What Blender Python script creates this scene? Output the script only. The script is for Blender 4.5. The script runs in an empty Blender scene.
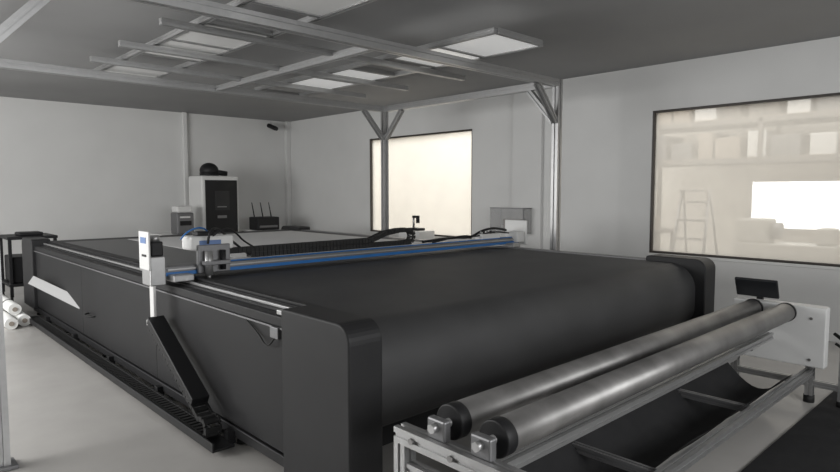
import bpy, bmesh, math, random
from mathutils import Vector, Matrix
random.seed(3)
S=bpy.context.scene
try:
    S.view_settings.view_transform='Standard'
except Exception: pass
COL=S.collection

# ---------------- materials ----------------
def mat(name,col,rough=0.5,metal=0.0,noise=0.0,nscale=8.0,bump=0.0,bscale=60.0,emis=None,estr=0.0,spec=0.5):
    m=bpy.data.materials.new(name); m.use_nodes=True
    nt=m.node_tree; b=nt.nodes['Principled BSDF']
    b.inputs['Base Color'].default_value=(*col,1)
    b.inputs['Roughness'].default_value=rough
    b.inputs['Metallic'].default_value=metal
    b.inputs['Specular IOR Level'].default_value=spec
    tc=nt.nodes.new('ShaderNodeTexCoord')
    if noise>0:
        n=nt.nodes.new('ShaderNodeTexNoise'); n.inputs['Scale'].default_value=nscale; n.inputs['Detail'].default_value=4
        r=nt.nodes.new('ShaderNodeValToRGB')
        r.color_ramp.elements[0].position=.3; r.color_ramp.elements[1].position=.7
        r.color_ramp.elements[0].color=(*[c*(1-noise) for c in col],1)
        r.color_ramp.elements[1].color=(*[min(1,c*(1+noise)) for c in col],1)
        nt.links.new(tc.outputs['Object'],n.inputs['Vector']); nt.links.new(n.outputs['Fac'],r.inputs['Fac'])
        nt.links.new(r.outputs['Color'],b.inputs['Base Color'])
    if bump>0:
        n=nt.nodes.new('ShaderNodeTexNoise'); n.inputs['Scale'].default_value=bscale
        bp=nt.nodes.new('ShaderNodeBump'); bp.inputs['Strength'].default_value=bump; bp.inputs['Distance'].default_value=.01
        nt.links.new(tc.outputs['Object'],n.inputs['Vector']); nt.links.new(n.outputs['Fac'],bp.inputs['Height'])
        nt.links.new(bp.outputs['Normal'],b.inputs['Normal'])
    if emis:
        b.inputs['Emission Color'].default_value=(*emis,1); b.inputs['Emission Strength'].default_value=estr
    return m
M_wall=mat('wall_paint',(.64,.64,.63),.8,noise=.03,nscale=1.5,bump=.05)
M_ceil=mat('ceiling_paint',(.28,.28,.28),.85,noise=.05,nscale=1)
M_floor=mat('floor_epoxy',(.47,.455,.435),.22,noise=.06,nscale=2.5)
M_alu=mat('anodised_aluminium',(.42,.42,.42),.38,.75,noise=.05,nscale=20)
M_aluD=mat('aluminium_dark',(.20,.20,.205),.45,.6)  # darker grey aluminium
M_steel=mat('roller_steel',(.25,.245,.24),.42,.7,noise=.25,nscale=5)
M_black=mat('black_powdercoat',(.013,.013,.014),.5,noise=.1,nscale=3,spec=.3)
M_side=mat('machine_side_panel',(.015,.015,.016),.5,noise=.06,nscale=2,spec=.28)
M_cap=mat('cap_plastic',(.019,.019,.020),.5,noise=.05,spec=.3)
M_belt=mat('conveyor_felt',(.045,.045,.046),.6,noise=.14,nscale=3,bump=.15,bscale=400,spec=.4)
M_rubber=mat('rubber',(.010,.010,.010),.7)
M_white=mat('white_enamel',(.66,.66,.65),.4)
M_flap=mat('flap_grey',(.36,.36,.36),.5)
M_panel=mat('panel_sheet',(.82,.82,.81),.25)
M_panel_glow=mat('panel_sheet_glow',(.8,.8,.8),.3,emis=(1,1,.98),estr=.25)  # unlit panels; weak emission stands in for reflected window light
M_blue=mat('blue_rail',(.02,.14,.40),.35)
M_cream=mat('hall_wall',(.74,.72,.68),.9,noise=.05,nscale=2)
M_hallfl=mat('hall_floor',(.42,.39,.35),.6)
M_rack=mat('rack_paint',(.15,.14,.13),.6)
M_carton=mat('carton',(.30,.26,.22),.8,noise=.1)
M_frame=mat('window_frame_dark',(.04,.033,.028),.5)
M_screen=mat('screen',(.010,.011,.013),.4)
M_paper=mat('roll_paper',(.78,.78,.76),.7)
M_mat=mat('dark_cloth',(.022,.022,.023),.85,noise=.15,nscale=6,bump=.3,bscale=12,spec=.2)
M_bright=mat('daylit_opening',(.9,.9,.9),.9,emis=(1,.985,.96),estr=2.4)
M_fabric=mat('white_fabric',(.62,.62,.62),.7)
M_bed=mat('grey_bed_film',(.09,.09,.092),.4)
M_label=mat('label',(.12,.2,.4),.5)
M_mach=mat('hall_machine_paint',(.45,.44,.41),.5)
# window film
M_glass=bpy.data.materials.new('window_film'); M_glass.use_nodes=True
nt=M_glass.node_tree; nt.nodes.clear()
o=nt.nodes.new('ShaderNodeOutputMaterial'); mx=nt.nodes.new('ShaderNodeMixShader'); t=nt.nodes.new('ShaderNodeBsdfTransparent')
tr=nt.nodes.new('ShaderNodeBsdfTranslucent'); tr.inputs['Color'].default_value=(.85,.83,.79,1)
nz=nt.nodes.new('ShaderNodeTexNoise'); nz.inputs['Scale'].default_value=3
mp=nt.nodes.new('ShaderNodeMapRange'); mp.inputs['To Min'].default_value=.28; mp.inputs['To Max'].default_value=.46
nt.links.new(nz.outputs['Fac'],mp.inputs['Value']); nt.links.new(mp.outputs['Result'],mx.inputs['Fac'])
nt.links.new(t.outputs[0],mx.inputs[1]); nt.links.new(tr.outputs[0],mx.inputs[2]); nt.links.new(mx.outputs[0],o.inputs['Surface'])
M_acryl=bpy.data.materials.new('clear_acrylic'); M_acryl.use_nodes=True
nt=M_acryl.node_tree; nt.nodes.clear()
o=nt.nodes.new('ShaderNodeOutputMaterial'); mx=nt.nodes.new('ShaderNodeMixShader'); mx.inputs['Fac'].default_value=.35
t=nt.nodes.new('ShaderNodeBsdfTransparent'); g=nt.nodes.new('ShaderNodeBsdfDiffuse'); g.inputs['Color'].default_value=(.5,.5,.5,1)
nt.links.new(t.outputs[0],mx.inputs[1]); nt.links.new(g.outputs[0],mx.inputs[2]); nt.links.new(mx.outputs[0],o.inputs['Surface'])

# ---------------- helpers ----------------
def group(name):
    e=bpy.data.objects.new(name,None); COL.objects.link(e); e.empty_display_size=.1; return e
def obj_from_bm(bm,name,m,parent=None,smooth=False,bevel=0,seg=2):
    me=bpy.data.meshes.new(name); bmesh.ops.recalc_face_normals(bm,faces=bm.faces[:]); bm.to_mesh(me); bm.free()
    ob=bpy.data.objects.new(name,me); COL.objects.link(ob)
    if m: me.materials.append(m)
    if smooth:
        for p in me.polygons: p.use_smooth=True
    if bevel>0:
        b=ob.modifiers.new('bevel','BEVEL'); b.width=bevel; b.segments=seg; b.limit_method='ANGLE'
    if parent: ob.parent=parent
    return ob
def box(p,name,lo,hi,m,bevel=.004,rot=None,seg=2):
    c=[(a+b)/2 for a,b in zip(lo,hi)]; s=[abs(b-a) for a,b in zip(lo,hi)]
    bm=bmesh.new(); bmesh.ops.create_cube(bm,size=1); bmesh.ops.scale(bm,vec=s,verts=bm.verts)
    ob=obj_from_bm(bm,name,m,p,bevel=min(bevel,min(s)*.4),seg=seg); ob.location=c
    if rot: ob.rotation_euler=rot
    return ob
def multibox(name,boxes,m,parent=None,bevel=0):
    bm=bmesh.new()
    for lo,hi in boxes:
        r=bmesh.ops.create_cube(bm,size=1)
        for v in r['verts']:
            v.co=Vector([(a+b)/2+c*abs(b-a) for a,b,c in zip(lo,hi,v.co)])
    return obj_from_bm(bm,name,m,parent,bevel=bevel)
def frame_to(p1,p2):
    d=(Vector(p2)-Vector(p1)); return d.length,d.to_track_quat('Z','Y'),Vector(p1)
def cyl(p,name,p1,p2,r,m,r2=None,seg=28,bevel=0):
    L,q,o=frame_to(p1,p2); bm=bmesh.new()
    bmesh.ops.create_cone(bm,cap_ends=True,segments=seg,radius1=r,radius2=r if r2 is None else r2,depth=L)
    bmesh.ops.translate(bm,vec=(0,0,L/2),verts=bm.verts)
    ob=obj_from_bm(bm,name,m,p,bevel=bevel)
    for f in ob.data.polygons:
        if len(f.vertices)==4: f.use_smooth=True
    ob.rotation_mode='QUATERNION'; ob.rotation_quaternion=q; ob.location=o
    return ob
def prism(p,name,poly,axis,a,b,m,bevel=0,smooth=False,seg=2):
    """poly 2D points; axis 0: (y,z) extruded in x; axis 1: (x,z) extruded in y; axis 2: (x,y) in z"""
    def P(t,q):
        return (t,q[0],q[1]) if axis==0 else ((q[0],t,q[1]) if axis==1 else (q[0],q[1],t))
    bm=bmesh.new(); A=[bm.verts.new(P(a,q)) for q in poly]; B=[bm.verts.new(P(b,q)) for q in poly]
    bm.faces.new(A); bm.faces.new(B)
    n=len(poly)
    for i in range(n): bm.faces.new((A[i],A[(i+1)%n],B[(i+1)%n],B[i]))
    return obj_from_bm(bm,name,m,p,smooth=smooth,bevel=bevel,seg=seg)
def extr(p,name,p1,p2,w,m,w2=None):
    """T-slot aluminium extrusion"""
    if w2 is None: w2=w
    L,q,o=frame_to(p1,p2); hw=w/2; hh=w2/2; s=.09*min(w,w2)+.002; d=.16*min(w,w2)
    pts=[(-hw,-hh),(-s,-hh),(-s,-hh+d),(s,-hh+d),(s,-hh),(hw,-hh),(hw,-s),(hw-d,-s),(hw-d,s),(hw,s),(hw,hh),(s,hh),(s,hh-d),(-s,hh-d),(-s,hh),(-hw,hh),(-hw,s),(-hw+d,s),(-hw+d,-s),(-hw,-s)]
    bm=bmesh.new(); A=[bm.verts.new((x,y,0)) for x,y in pts]; B=[bm.verts.new((x,y,L)) for x,y in pts]
    bm.faces.new(A); bm.faces.new(B)
    for i in range(len(pts)): bm.faces.new((A[i],A[(i+1)%len(pts)],B[(i+1)%len(pts)],B[i]))
    ob=obj_from_bm(bm,name,m,p); ob.rotation_mode='QUATERNION'; ob.rotation_quaternion=q; ob.location=o
    return ob
def tube(p,name,pts,r,m):
    cu=bpy.data.curves.new(name,'CURVE'); cu.dimensions='3D'; cu.bevel_depth=r; cu.bevel_resolution=3
    sp=cu.splines.new('NURBS'); sp.points.add(len(pts)-1); sp.use_endpoint_u=True; sp.order_u=3
    for i,q in enumerate(pts): sp.points[i].co=(*q,1)
    ob=bpy.data.objects.new(name,cu); COL.objects.link(ob); cu.materials.append(m); ob.parent=p; return ob
def chain(p,name,pts,width,thick,side,m,pitch=.045):
    """energy chain made of links along the polyline pts; side = unit vector across width"""
    pts=[Vector(q) for q in pts]; bm=bmesh.new(); side=Vector(side)
    seglen=[(pts[i+1]-pts[i]).length for i in range(len(pts)-1)]; tot=sum(seglen); n=int(tot/pitch)
    for k in range(n):
        s=(k+.5)*pitch; i=0
        while i<len(seglen)-1 and s>seglen[i]: s-=seglen[i]; i+=1
        d=(pts[i+1]-pts[i]).normalized(); c=pts[i]+d*s; u=side; w=d.cross(u).normalized()
        for (ww,off,tt) in ((width*.12,-width*.44,thick),(width*.12,width*.44,thick),(width*.8,0,thick*.7)):
            r=bmesh.ops.create_cube(bm,size=1)
            for v in r['verts']:
                x=v.co.copy(); v.co=c+d*(x.x*pitch*(.9 if ww<width*.5 else .55))+u*(x.y*ww+off)+w*(x.z*tt)
    return obj_from_bm(bm,name,m,p)
def arc(cx,cz,r,a0,a1,n):
    return [(cx+r*math.cos(math.radians(a0+(a1-a0)*i/n)),cz+r*math.sin(math.radians(a0+(a1-a0)*i/n))) for i in range(n+1)]

# ---------------- room ----------------
XR=7.1; YB=11.7; XL=-2.2; YF=-2.6; H=3.0
box(None,'floor',(XL-.1,YF-.1,-.1),(XR+.2,YB+.1,0),M_floor,0)
box(None,'ceiling',(XL-.1,YF-.1,H),(XR+.2,YB+.1,H+.1),M_ceil,0)
box(None,'wall_back',(XL-.1,YB,0),(XR,YB+.15,H),M_wall,0)
box(None,'wall_left',(XL-.15,YF,0),(XL,YB,H),M_wall,0)
box(None,'wall_front',(XL-.1,YF-.15,0),(XR+.15,YF,H),M_wall,0)
W=[(.9,3.44),(6.33,8.87)]; z0,z1=.75,2.46
ys=[YF,W[0][0],W[0][1],W[1][0],W[1][1],YB+.15]
bx=[]
for i in range(5):
    a,b=ys[i],ys[i+1]
    if i in(1,3): bx+= [((XR,a,0),(XR+.15,b,z0)),((XR,a,z1),(XR+.15,b,H))]
    else: bx.append(((XR,a,0),(XR+.15,b,H)))
multibox('wall_right',bx,M_wall)
for k,(a,b) in enumerate(W):
    g=group('window_%d'%(k+1)); f=.025
    multibox('frame_bars',[((XR+.01,a,z0),(XR+.09,a+f,z1)),((XR+.01,b-f,z0),(XR+.09,b,z1)),((XR+.01,a+f,z0),(XR+.09,b-f,z0+f)),((XR+.01,a+f,z1-f),(XR+.09,b-f,z1))],M_frame,g,.003)
    box(g,'pane',(XR+.05,a+f,z0+f),(XR+.054,b-f,z1-f),M_glass,0)
    box(g,'sill',(XR-.02,a-.02,z0-.03),(XR+.02,b+.02,z0),M_white,.004)
multibox('baseboard_right',[((XR-.012,YF,0),(XR,YB,.09))],M_white,bevel=.003)
multibox('baseboard_back',[((XL,YB-.012,0),(XR,YB,.09))],M_white,bevel=.003)
box(None,'trim_1',(4.76,YB-.08,0),(4.84,YB,H),M_white,.01)
box(None,'trim_2',(XR-.10,YB-.10,0),(XR,YB,H),M_wall,.01)
box(None,'trim_3',(XR-.06,5.0,0),(XR,5.5,H),M_wall,.005)

# ---------------- adjoining hall ----------------
HX=11.0
box(None,'floor_hall',(XR+.2,-3,-.1),(HX+.1,13,0),M_hallfl,0)
box(None,'ceiling_hall',(XR+.15,-3,3.6),(HX+.1,13,3.7),M_cream,0)
box(None,'wall_hall_far',(HX,-3,0),(HX+.1,13,3.6),M_cream,0)
box(None,'wall_hall_end',(XR+.15,13,0),(HX+.1,13.1,3.6),M_cream,0)
box(None,'wall_hall_start',(XR+.15,-3.1,0),(HX+.1,-3,3.6),M_cream,0)
g=group('window_3')
box(g,'daylight_pane',(HX-.03,1.6,.9),(HX-.02,3.55,1.65),M_bright,0)
multibox('frame_bars',[((HX-.06,1.55,.85),(HX,3.6,.9)),((HX-.06,1.55,1.65),(HX,3.6,1.7)),((HX-.06,1.55,.9),(HX,1.6,1.65)),((HX-.06,3.55,.9),(HX,3.6,1.65))],M_white,g)
g=group('storage_rack')
for x in(9.9,10.7):
    for y in(1.2,5.0): box(g,'upright',(x,y,0),(x+.06,y+.06,3.1),M_rack,.003)
    box(g,'upright_mid',(x,3.1,2.0),(x+.06,3.16,3.1),M_rack,.003)
for z in(1.95,2.55): 
    for x in(9.9,10.7): box(g,'shelf_beam',(x,1.2,z-.03),(x+.05,5.06,z+.05),M_rack,.003)
    box(g,'shelf',(9.9,1.2,z+.05),(10.76,5.06,z+.06),M_carton,.003)
    y=1.3
    while y<4.7:
        h=random.uniform(.2,.42); wd=random.uniform(.2,.42); box(g,'carton',(9.93,y,z+.06),(10.6,y+wd,z+.06+h),random.choice([M_carton,M_white,M_rack,M_aluD]),.01); y+=wd+random.uniform(.03,.12)
g=group('step_ladder')
for y in(3.45,3.95):
    cyl(g,'front_rail',(8.7,y,0),(9.05,y+(.06 if y<3.7 else -.06),1.5),.022,M_aluD)
    cyl(g,'rear_rail',(9.5,y,0),(9.08,y+(.06 if y<3.7 else -.06),1.5),.018,M_aluD)
for i in range(1,6):
    t=i/5.6; box(g,'tread',(8.66+.35*t,3.45+.06*t,1.5*t-.015),(8.78+.35*t,3.95-.06*t,1.5*t+.015),M_aluD,.003)
box(g,'top_step',(8.95,3.5,1.49),(9.2,3.9,1.52),M_aluD,.005)
g=group('hall_workbench')
box(g,'bench_top',(9.0,4.2,.85),(9.7,5.4,.9),M_rack,.005)
for x in(9.05,9.6):
    for y in(4.25,5.3): box(g,'leg',(x,y,0),(x+.05,y+.05,.85),M_rack,.003)
box(g,'bench_vice',(9.2,4.4,.9),(9.45,4.7,1.1),M_carton,.02)
g=group('workshop_lathe')
box(g,'bed',(8.9,1.9,.55),(9.4,3.1,.8),M_mach,.02)
box(g,'pedestal',(8.95,1.9,0),(9.35,2.2,.55),M_mach,.02)
box(g,'pedestal',(8.95,2.8,0),(9.35,3.1,.55),M_mach,.02)
box(g,'headstock',(8.95,2.7,.8),(9.35,3.1,1.12),M_mach,.03)
cyl(g,'chuck',(9.15,2.58,.96),(9.15,2.7,.96),.11,M_aluD)
box(g,'tailstock',(9.0,1.95,.8),(9.3,2.15,1.02),M_mach,.03)

# ---------------- camera ----------------
cd=bpy.data.cameras.new('camera'); cam=bpy.data.objects.new('camera',cd); COL.objects.link(cam)
cd.lens=26.0; cd.sensor_width=36; cam.location=(0,0,1.5)
cam.rotation_euler=(math.radians(90-4.24),0,math.radians(-43.4)); S.camera=cam

# ---------------- cutting machine ----------------
g=group('fabric_cutting_machine')
X0,X1,Y0,Y1=1.6,5.4,2.05,8.8
TZ=.88
bt=[(Y1-.15,TZ)]+[(2.32,TZ)]+arc(2.32,TZ-.22,.22,90,180,10)[1:]+arc(2.24,.50,.14,180,270,6)+[(2.6,.36),(Y1-.15,.36)]
ob=prism(g,'conveyor_belt',bt,0,X0+.14,X1-.2,M_belt)
for f in ob.data.polygons:
    if len(f.vertices)==4 : f.use_smooth=True
e=ob.modifiers.new('es','EDGE_SPLIT'); e.split_angle=math.radians(35)
ysp=[2.6,4.5,6.4,Y1-.5]
for i in range(3):
    box(g,'side_panel',(X0,ysp[i]+.002,.13),(X0+.03,ysp[i+1]-.002,.80),M_side,.002)
box(g,'core_left',(X0+.03,2.4,.12),(X0+.13,Y1-.2,.84),M_black,0)
box(g,'top_ledge',(X0-.01,2.6,.80),(X0+.06,Y1-.4,.855),M_black,.006)
box(g,'rail_channel',(X0+.06,2.45,.80),(X0+.14,Y1-.3,.865),M_black,.004)
box(g,'linear_rail',(X0+.085,2.6,.866),(X0+.105,Y1-.4,.882),M_alu,.003)
box(g,'belt_edge_strip',(X0+.14,2.5,.882),(X0+.18,Y1-.3,.90),M_black,.004)
box(g,'edge_trim',(X0-.018,2.6,.79),(X0-.008,Y1-.4,.80),M_aluD,.002)
box(g,'skirt_rail',(X0-.01,2.7,.06),(X0+.10,Y1-.3,.12),M_black,.006)
box(g,'rail_end_stop',(X0+.0,2.66,.86),(X0+.07,2.78,.885),M_alu,.004)
box(g,'limit_switch',(X0-.03,2.72,.74),(X0-.0,2.80,.80),M_aluD,.004)
tube(g,'switch_cable',[(X0-.02,2.76,.75),(X0-.04,2.78,.70),(X0-.03,2.86,.69),(X0-.01,2.95,.73),(X0-.012,3.1,.79)],.005,M_rubber)
box(g,'right_body',(X1-.2,2.5,.12),(X1-.02,Y1-.2,.86),M_side,.006)
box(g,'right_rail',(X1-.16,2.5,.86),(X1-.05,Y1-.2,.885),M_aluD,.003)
box(g,'under_frame',(X0+.14,2.5,.10),(X1-.2,Y1-.3,.355),M_black,0)
def cap(name,xa,xb,ya,yb,zb,zt,front=True):
    r=.09
    if front: poly=[(yb,zb),(yb,zt-.012)]+[(yb-.02,zt)]+arc(ya+r,zt-r,r,90,180,8)+[(ya,zb)]
    else: poly=[(ya,zb),(ya,zt-.012),(ya+.02,zt)]+arc(yb-r,zt-r,r,90,0,8)+[(yb,zb)]
    prism(g,name,poly,0,xa,xb,M_cap,bevel=.022,seg=4)
cap('front_left_cap',X0-.07,X0+.12,2.06,2.62,.04,.925)
cap('front_right_cap',X1-.2,X1+.02,2.02,2.55,.30,.925)
cap('rear_left_cap',X0-.04,X0+.16,8.3,8.85,.10,.93,False)
cap('rear_right_cap',X1-.2,X1+.02,8.3,8.85,.10,.93,False)
box(g,'rear_roller_cover',(X0+.16,8.6,.3),(X1-.2,8.8,.86),M_black,.02)
for y in(2.25,3.3,4.6,5.9,7.2,8.5):
    for x in(X0+.06,X1-.12):
        cyl(g,'foot_stem',(x,y,.03),(x,y,.13),.015,M_alu); cyl(g,'foot_pad',(x,y,0),(x,y,.03),.04,M_rubber,.03)
box(g,'chain_tray_base',(X0-.17,3.2,.03),(X0-.04,8.2,.045),M_black,.003)
box(g,'chain_tray_lip',(X0-.175,3.2,.03),(X0-.165,8.2,.085),M_black,.002)
for y in(3.3,4.4,5.5,6.6,7.7): 
    cyl(g,'tray_foot',(X0-.11,y,0),(X0-.11,y,.03),.025,M_rubber); box(g,'tray_bracket',(X0-.05,y-.03,.02),(X0,y+.03,.1),M_black,.003)
tube(g,'pull_handle',[(X0,6.0,.36),(X0-.05,6.0,.36),(X0-.05,6.2,.36),(X0,6.2,.36)],.008,M_rubber)
box(g,'side_flap',(X0-.1,6.5,.44),(X0-.0,7.9,.46),M_flap,.003,rot=(math.radians(8),math.radians(-55),0))
box(g,'bed_film',(X0+.3,4.7,TZ+.001),(X1-.35,8.3,TZ+.003),M_bed,0)
box(g,'white_sheet',(2.6,5.2,TZ+.0035),(5.0,8.2,TZ+.006),M_fabric,0)

# ---------- gantry ----------
g=group('cutting_gantry'); GY=4.2
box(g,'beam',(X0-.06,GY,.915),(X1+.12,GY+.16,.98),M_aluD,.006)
box(g,'blue_strip_lower',(X0-.05,GY-.014,.917),(X1+.08,GY+.0,.942),M_blue,.002)
box(g,'blue_strip_upper',(X0+.4,GY+.01,.981),(X1+.0,GY+.035,.99),M_blue,.002)
box(g,'steel_rail',(X0-.02,GY-.014,.952),(X1+.06,GY,.966),M_alu,.002)
box(g,'chain_trough',(X0+.45,GY+.05,.981),(4.0,GY+.16,.99),M_white,.003)
box(g,'left_foot',(X0-.02,GY-.12,.885),(X0+.12,GY+.28,.93),M_alu,.006)
box(g,'left_end_plate',(X0-.16,GY-.06,.97),(X0-.145,GY+.12,1.23),M_white,.01)
box(g,'end_plate_label',(X0-.163,GY-.02,1.15),(X0-.16,GY+.08,1.19),M_label,0)
box(g,'end_plate_text',(X0-.163,GY-.02,1.06),(X0-.16,GY+.06,1.075),M_black,0)
box(g,'end_block',(X0-.145,GY-.04,.86),(X0-.04,GY+.12,1.06),M_alu,.008)
box(g,'servo_motor',(X0-.13,GY-.03,1.06),(X0-.05,GY+.06,1.16),M_black,.01)
cyl(g,'servo_shaft',(X0-.09,GY+.01,1.16),(X0-.09,GY+.01,1.2),.03,M_alu)
box(g,'hanger_plate',(X0-.12,GY-.01,.60),(X0-.10,GY+.06,.87),M_white,.005)
box(g,'hanger_foot',(X0-.14,GY-.03,.58),(X0-.04,GY+.08,.62),M_white,.005)
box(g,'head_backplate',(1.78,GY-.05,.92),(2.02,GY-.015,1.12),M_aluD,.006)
box(g,'head_housing',(1.74,GY-.03,1.08),(2.06,GY+.14,1.18),M_white,.015)
box(g,'head_cap',(1.80,GY,1.18),(1.93,GY+.1,1.21),M_black,.008)
box(g,'head_label',(1.80,GY-.033,1.11),(1.96,GY-.03,1.15),M_label,0)
cyl(g,'spindle',(1.84,GY-.09,.91),(1.84,GY-.09,1.08),.028,M_alu)
cyl(g,'spindle_tip',(1.84,GY-.09,.885),(1.84,GY-.09,.91),.012,M_alu)
cyl(g,'air_cylinder',(1.95,GY-.08,.94),(1.95,GY-.08,1.08),.02,M_black)
box(g,'tool_clamp',(1.80,GY-.12,.98),(1.99,GY-.05,1.01),M_aluD,.004)
tube(g,'air_hose',[(1.84,GY-.08,1.13),(1.84,GY-.1,1.22),(1.95,GY,1.24),(2.1,GY+.08,1.12),(2.25,GY+.1,1.01)],.009,M_black)
tube(g,'air_hose_b',[(1.90,GY-.03,1.18),(1.98,GY-.05,1.24),(2.1,GY+.03,1.2),(2.2,GY+.06,1.1),(2.4,GY+.1,1.01)],.007,M_black)
tube(g,'signal_cable',[(1.7,GY+.05,1.16),(1.72,GY,1.22),(1.86,GY+.02,1.25),(1.9,GY+.05,1.2)],.006,M_blue)
cy_=GY+.11
cp=[(2.25,cy_,1.01),(3.88,cy_,1.01)]+[(3.90+.06*math.cos(math.radians(a)),cy_,1.07+.06*math.sin(math.radians(a))) for a in range(-75,91,15)]+[(3.78,cy_,1.13),(3.62,cy_,1.11),(3.45,cy_,1.055),(2.05,cy_,1.05)]
chain(g,'energy_chain',cp,.08,.04,(0,1,0),M_rubber,.035)
box(g,'right_foot',(X1-.14,GY-.12,.885),(X1-.02,GY+.28,.93),M_alu,.006)
box(g,'right_end_plate',(X1+.13,GY-.09,.90),(X1+.15,GY+.22,1.17),M_white,.03)
box(g,'right_motor',(X1-.0,GY-.06,.93),(X1+.13,GY+.1,1.05),M_white,.01)
box(g,'valve_block',(4.9,GY+.02,.98),(5.2,GY+.12,1.04),M_white,.006)
for i in range(5): cyl(g,'valve_fitting',(4.93+.055*i,GY+.07,1.04),(4.93+.055*i,GY+.07,1.07),.012,M_black if i%2 else M_alu)
tube(g,'right_hose',[(4.1,GY+.1,1.0),(4.5,GY+.08,1.03),(4.8,GY+.1,1.0),(4.95,GY+.07,1.08),(5.2,GY+.07,1.10),(5.4,GY+.1,1.06)],.013,M_black)
tube(g,'right_hose_b',[(4.2,GY+.06,.99),(4.6,GY+.05,1.05),(4.85,GY+.06,1.01),(5.1,GY+.05,1.07),(5.4,GY+.06,1.03)],.008,M_black)
sc=[(X0-.105,GY+.02,.59),(X0-.105,3.45,.16)]+[(X0-.105,3.40+.055*math.cos(math.radians(a)),.115+.055*math.sin(math.radians(a))) for a in range(110,271,20)]+[(X0-.105,3.5,.062),(X0-.105,8.0,.062)]
chain(g,'side_energy_chain',sc,.10,.03,(1,0,0),M_rubber,.05)
L=math.hypot(GY+.02-3.45,.59-.16); an=math.atan2(.59-.16,GY+.02-3.45)
box(g,'chain_guard',(X0-.16,(GY+.02+3.5)/2-L/2+.04,.375+.03),(X0-.05,(GY+.02+3.5)/2+L/2-.04,.375+.085),M_black,.006,rot=(an,0,0))

# ---------- roller stand ----------
g=group('fabric_unwinding_stand')
RZ=.655
for k,y in enumerate((1.50,1.29)):
    cyl(g,'roller_tube',(1.62,y,RZ),(4.72,y,RZ),.064,M_steel,seg=48)
    cyl(g,'roller_collar',(1.565,y,RZ),(1.62,y,RZ),.067,M_black,seg=48,bevel=.006)
    cyl(g,'roller_collar_far',(4.72,y,RZ),(4.75,y,RZ),.067,M_black,seg=48)
    cyl(g,'roller_axle',(1.50,y,RZ),(4.82,y,RZ),.016,M_alu)
    box(g,'bearing_block',(1.495,y-.045,RZ-.05),(1.53,y+.045,RZ+.03),M_aluD,.008)
    cyl(g,'axle_nut',(1.47,y,RZ),(1.50,y,RZ),.018,M_alu,seg=6)
extr(g,'end_top_beam',(1.5,.95,.58),(1.5,1.70,.58),.06,M_alu)
extr(g,'end_mid_beam',(1.5,.95,.46),(1.5,1.64,.46),.045,M_alu)
extr(g,'end_low_beam',(1.5,.95,.16),(1.5,1.64,.16),.045,M_alu)
for y in(1.67,.97): 
    extr(g,'end_post',(1.5,y,.05),(1.5,y,.55),.06,M_alu); cyl(g,'foot',(1.5,y,0),(1.5,y,.05),.035,M_rubber)
for k,y in enumerate((1.02,1.12,1.40,1.6)):
    cyl(g,'bolt',(1.462,y,.58),(1.47,y,.58),.012,M_steel,seg=12)
extr(g,'lower_rail_back',(1.53,1.67,.24),(4.95,1.67,.24),.05,M_alu)
extr(g,'lower_rail_mid',(1.53,1.17,.22),(4.95,1.17,.22),.05,M_alu)
extr(g,'upper_rail_mid',(1.53,1.40,.46),(4.85,1.40,.46),.045,M_alu)
for y in(1.67,1.17,.97):
    extr(g,'far_post',(4.93,y,.05),(4.93,y,.60),.05,M_alu); cyl(g,'far_foot',(4.93,y,0),(4.93,y,.05),.035,M_rubber)
extr(g,'far_low_beam',(4.93,.97,.14),(4.93,1.67,.14),.045,M_alu)
for x in (2.6,3.8):
    extr(g,'cross_tie',(x,1.195,.22),(x,1.645,.22),.04,M_aluD)
box(g,'drive_housing',(4.81,1.06,.28),(4.90,1.66,.70),M_white,.008)
box(g,'drive_housing_back',(4.90,1.1,.30),(5.05,1.6,.68),M_white,.008)
for y in(1.15,1.52): 
    for z in(.33,.62): cyl(g,'housing_screw',(4.805,y,z),(4.812,y,z),.01,M_steel,seg=12)
box(g,'monitor_arm',(4.93,1.50,.55),(4.97,1.54,.76),M_black,.004)
box(g,'monitor',(4.87,1.38,.71),(4.895,1.67,.86),M_screen,.008,rot=(0,math.radians(-25),0))
tube(g,'power_cable',[(5.0,1.05,.5),(4.95,.95,.45),(5.1,.9,.3),(4.95,.85,.2),(5.2,.8,.05),(5.0,.6,.025),(5.5,.4,.025)],.012,M_rubber)
tube(g,'power_cable_b',[(5.05,1.05,.42),(5.0,.9,.35),(5.15,.92,.22),(5.3,.9,.03),(5.8,.8,.025)],.01,M_rubber)
bm=bmesh.new(); nx,ny=30,12; V=[]
for i in range(nx+1):
    for j in range(ny+1):
        x=1.9+2.75*i/nx; t=j/ny; y=1.20+.44*t; z=.26-.16*math.sin(math.pi*t)+.008*math.sin(x*9+t*5)
        V.append(bm.verts.new((x,y,z)))
for i in range(nx):
    for j in range(ny):
        a=i*(ny+1)+j; bm.faces.new((V[a],V[a+1],V[a+ny+2],V[a+ny+1]))
ob=obj_from_bm(bm,'cradle_cloth',M_mat,g,smooth=True)
box(None,'floor_mat',(1.8,-.4,.001),(6.3,1.1,.012),M_mat,.004)

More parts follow.
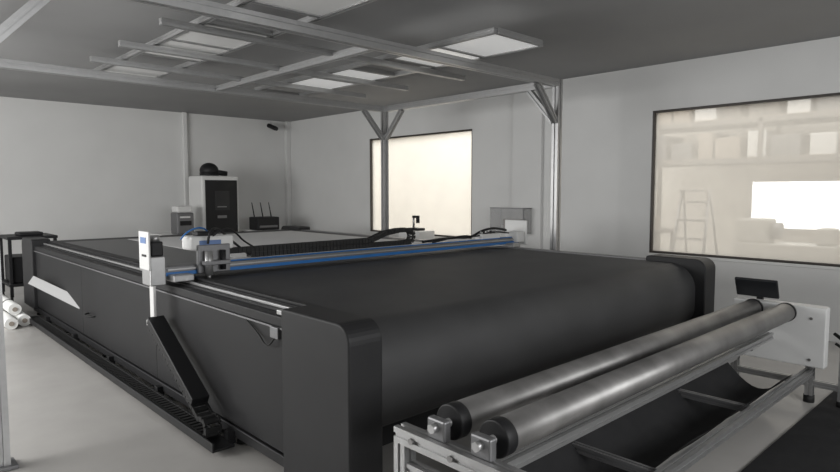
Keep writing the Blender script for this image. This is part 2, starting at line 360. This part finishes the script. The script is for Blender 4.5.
# ---------- overhead aluminium frame ----------
g=group('aluminium_overhead_frame'); FZ=2.68; fx0,fx1,fy0,fy1=.54,5.75,3.88,6.83
def post(x,y):
    extr(g,'post',(x,y,.02),(x,y,FZ+.04),.08,M_alu); box(g,'base_plate',(x-.07,y-.07,0),(x+.07,y+.07,.02),M_aluD,.003)
for x in(fx0,fx1):
    for y in(fy0,fy1): post(x,y)
def beam(n,a,b,w=.06,m=None): extr(g,n,a,b,w,m or M_alu)
for y in(fy0,fy1):
    beam('cross_beam',(fx0+.04,y,FZ),(fx1-.04,y,FZ),.08)
for x in(fx0,fx1):
    beam('long_beam',(x,fy0+.04,FZ),(x,fy1-.04,FZ),.08)
    beam('brace',(x,fy0+.04,FZ-.42),(x,fy0+.38,FZ-.04),.06); beam('brace',(x,fy1-.04,FZ-.42),(x,fy1-.38,FZ-.04),.06)
for y in(fy0,fy1):
    beam('brace',(fx0+.04,y,FZ-.42),(fx0+.38,y,FZ-.04),.06); beam('brace',(fx1-.04,y,FZ-.42),(fx1-.38,y,FZ-.04),.06)
beam('middle_long_beam',(3.2,fy0+.04,FZ),(3.2,fy1-.04,FZ),.06)
def ladder(x0,x1,y0,y1,z,n,solid):
    w=.045
    for x in(x0,x1): beam('ladder_rail',(x,y0,z),(x,y1,z),w)
    for i in range(n+1):
        y=y0+(y1-y0)*i/n
        beam('ladder_rung',(x0+.02,y,z),(x1-.02,y,z),w)
        if i<n and i in solid:
            box(g,'panel_sheet',(x0+.024,y+.024,z-.015),(x1-.024,y+(y1-y0)/n-.024,z-.005),M_panel_glow if x0>3 else M_panel,.002)
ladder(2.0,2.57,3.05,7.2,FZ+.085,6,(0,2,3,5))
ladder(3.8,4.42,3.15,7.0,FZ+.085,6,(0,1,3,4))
for y in (4.5,5.4,6.2): beam('panel_carrier',(1.7,y,FZ+.03),(4.9,y,FZ+.03),.05)

# ---------- background ----------
g=group('control_cabinet')
cx=5.05; cy=10.7
box(g,'body',(cx-.36,cy,.08),(cx+.36,cy+.6,1.78),M_white,.03)
box(g,'black_front',(cx-.30,cy-.012,.5),(cx+.32,cy,1.70),M_black,.01)
box(g,'display',(cx-.12,cy-.018,1.15),(cx+.16,cy-.012,1.5),M_screen,.004)
box(g,'display_lines',(cx-.08,cy-.021,1.2),(cx+.10,cy-.018,1.22),M_aluD,.001)
box(g,'keypad',(cx-.08,cy-.02,1.0),(cx+.10,cy-.012,1.05),M_aluD,.003)
for x in(-.3,.3):
    for y in(.08,.5): cyl(g,'leveller',(cx+x,cy+y,0),(cx+x,cy+y,.08),.03,M_rubber)
cyl(g,'blower_base',(cx-.1,cy+.25,1.78),(cx-.1,cy+.25,1.84),.17,M_black)
bm=bmesh.new(); bmesh.ops.create_uvsphere(bm,u_segments=24,v_segments=12,radius=.17); bmesh.ops.scale(bm,vec=(1,1,.85),verts=bm.verts)
ob=obj_from_bm(bm,'blower_dome',M_black,g,smooth=True); ob.location=(cx-.1,cy+.25,1.88)
cyl(g,'blower_outlet',(cx-.05,cy+.2,1.86),(cx+.2,cy+.15,1.82),.05,M_black)
g=group('work_desk')
box(g,'desktop',(3.9,10.35,.72),(4.6,11.1,.75),M_panel,.005)
for x in(3.94,4.52):
    for y in(10.4,11.02): box(g,'leg',(x,y,0),(x+.04,y+.04,.72),M_black,.004)
g=group('label_printer')
box(g,'body',(4.15,10.5,.751),(4.45,10.8,1.12),M_aluD,.02)
box(g,'cover',(4.16,10.52,1.12),(4.44,10.78,1.24),M_white,.03)
box(g,'slot',(4.2,10.49,.9),(4.4,10.5,.98),M_black,.003)
box(g,'button_strip',(4.2,10.49,1.03),(4.38,10.5,1.06),M_white,.002)
g=group('side_desk')
box(g,'desktop',(5.6,10.35,.72),(6.5,11.1,.75),M_panel,.005)
for x in(5.63,6.43):
    for y in(10.4,11.02): box(g,'leg',(x,y,0),(x+.04,y+.04,.72),M_black,.004)
g=group('wireless_router')
box(g,'body',(5.68,10.5,.751),(6.15,10.85,1.0),M_black,.02)
box(g,'front_grille',(5.72,10.49,.8),(6.1,10.5,.84),M_aluD,.003)
for x in(5.72,5.9,6.08): cyl(g,'antenna',(x,10.7,1.0),(x-.04,10.72,1.28),.012,M_black,.008)
g=group('security_camera')
cyl(g,'wall_mount',(6.62,YB,2.92),(6.62,YB-.03,2.92),.05,M_white)
cyl(g,'arm',(6.62,YB-.03,2.92),(6.62,YB-.2,2.90),.018,M_white)
cyl(g,'housing',(6.55,YB-.12,2.88),(6.62,YB-.32,2.80),.045,M_black,bevel=.01)
cyl(g,'lens_ring',(6.62,YB-.32,2.80),(6.627,YB-.34,2.792),.04,M_screen)
g=group('acrylic_wall_box')
bx0,by0=6.85,5.15
multibox('shell',[((bx0,by0,.9),(bx0+.008,by0+.6,1.25)),((bx0,by0,.9),(XR-.06,by0+.008,1.25)),((bx0,by0+.592,.9),(XR,by0+.6,1.25)),((bx0,by0,.9),(XR-.06,by0+.6,.908))],M_acryl,g)
multibox('rim',[((bx0-.005,by0-.005,1.25),(bx0+.01,by0+.6,1.262)),((bx0,by0-.005,1.25),(XR-.06,by0+.01,1.262)),((bx0-.005,by0-.008,.9),(bx0+.008,by0+.006,1.25))],M_aluD,g)
box(g,'papers',(bx0+.05,by0+.08,.91),(bx0+.14,by0+.4,1.1),M_carton,.003)
g=group('microscope')
box(g,'stand',(6.6,7.0,.0),(6.95,7.5,.86),M_panel,.01)
box(g,'base',(6.68,7.12,.861),(6.85,7.36,.9),M_black,.01)
cyl(g,'column',(6.76,7.3,.9),(6.76,7.3,1.10),.018,M_alu)
cyl(g,'tube',(6.76,7.2,.98),(6.76,7.2,1.10),.03,M_black)
box(g,'arm',(6.74,7.18,1.06),(6.78,7.32,1.10),M_black,.006)
g=group('tool_cart')
for z in(.2,.84): box(g,'shelf',(1.55,9.7,z),(2.15,10.4,z+.04),M_black,.008)
for x in(1.56,2.10):
    for y in(9.71,10.35): box(g,'leg',(x,y,.06),(x+.04,y+.04,.84),M_black,.004); cyl(g,'caster',(x,y+.02,.03),(x+.03,y+.02,.03),.03,M_rubber)
box(g,'toolbox',(1.6,9.75,.24),(2.1,10.3,.6),M_black,.02)
box(g,'scanner',(1.7,9.8,.88),(2.0,10.1,.93),M_black,.02)
g=group('fabric_rolls')
for i,(x,z) in enumerate(((1.24,.065),(1.38,.065),(1.31,.185))):
    cyl(g,'roll',(x,7.75+.1*i,z),(x,9.5,z),.063,M_paper); cyl(g,'core',(x,7.74+.1*i,z),(x,7.8+.1*i,z),.025,M_carton)
    cyl(g,'wrap',(x,8.3,z),(x,8.34,z),.0645,M_blue if i==1 else M_black)

# ---------------- lights ----------------
def area(name,loc,rot,sx,sy,power,col=(1,1,1)):
    l=bpy.data.lights.new(name,'AREA'); l.shape='RECTANGLE'; l.size=sx; l.size_y=sy; l.energy=power; l.color=col
    o=bpy.data.objects.new(name,l); COL.objects.link(o); o.location=loc; o.rotation_euler=[math.radians(a) for a in rot]; return o
area('hall_ceiling_light',(9.1,2.5,3.5),(0,0,0),2.5,5,115,(1,.98,.94))
area('hall_ceiling_light_b',(9.1,8.5,3.5),(0,0,0),2.5,5,200,(1,.985,.95))
area('room_left_fill',(-2.0,6.5,1.7),(0,-90,0),1.8,5,280,(1,.998,.99))  # added fill along the left wall, no window modelled there
area('room_rear_fill',(2.0,-2.4,1.9),(90,0,0),5,1.4,155,(.99,.995,1))  # added fill behind the camera, not a room fixture
w=bpy.data.worlds.new('world'); S.world=w; w.use_nodes=True
w.node_tree.nodes['Background'].inputs[0].default_value=(.5,.5,.5,1); w.node_tree.nodes['Background'].inputs[1].default_value=.3
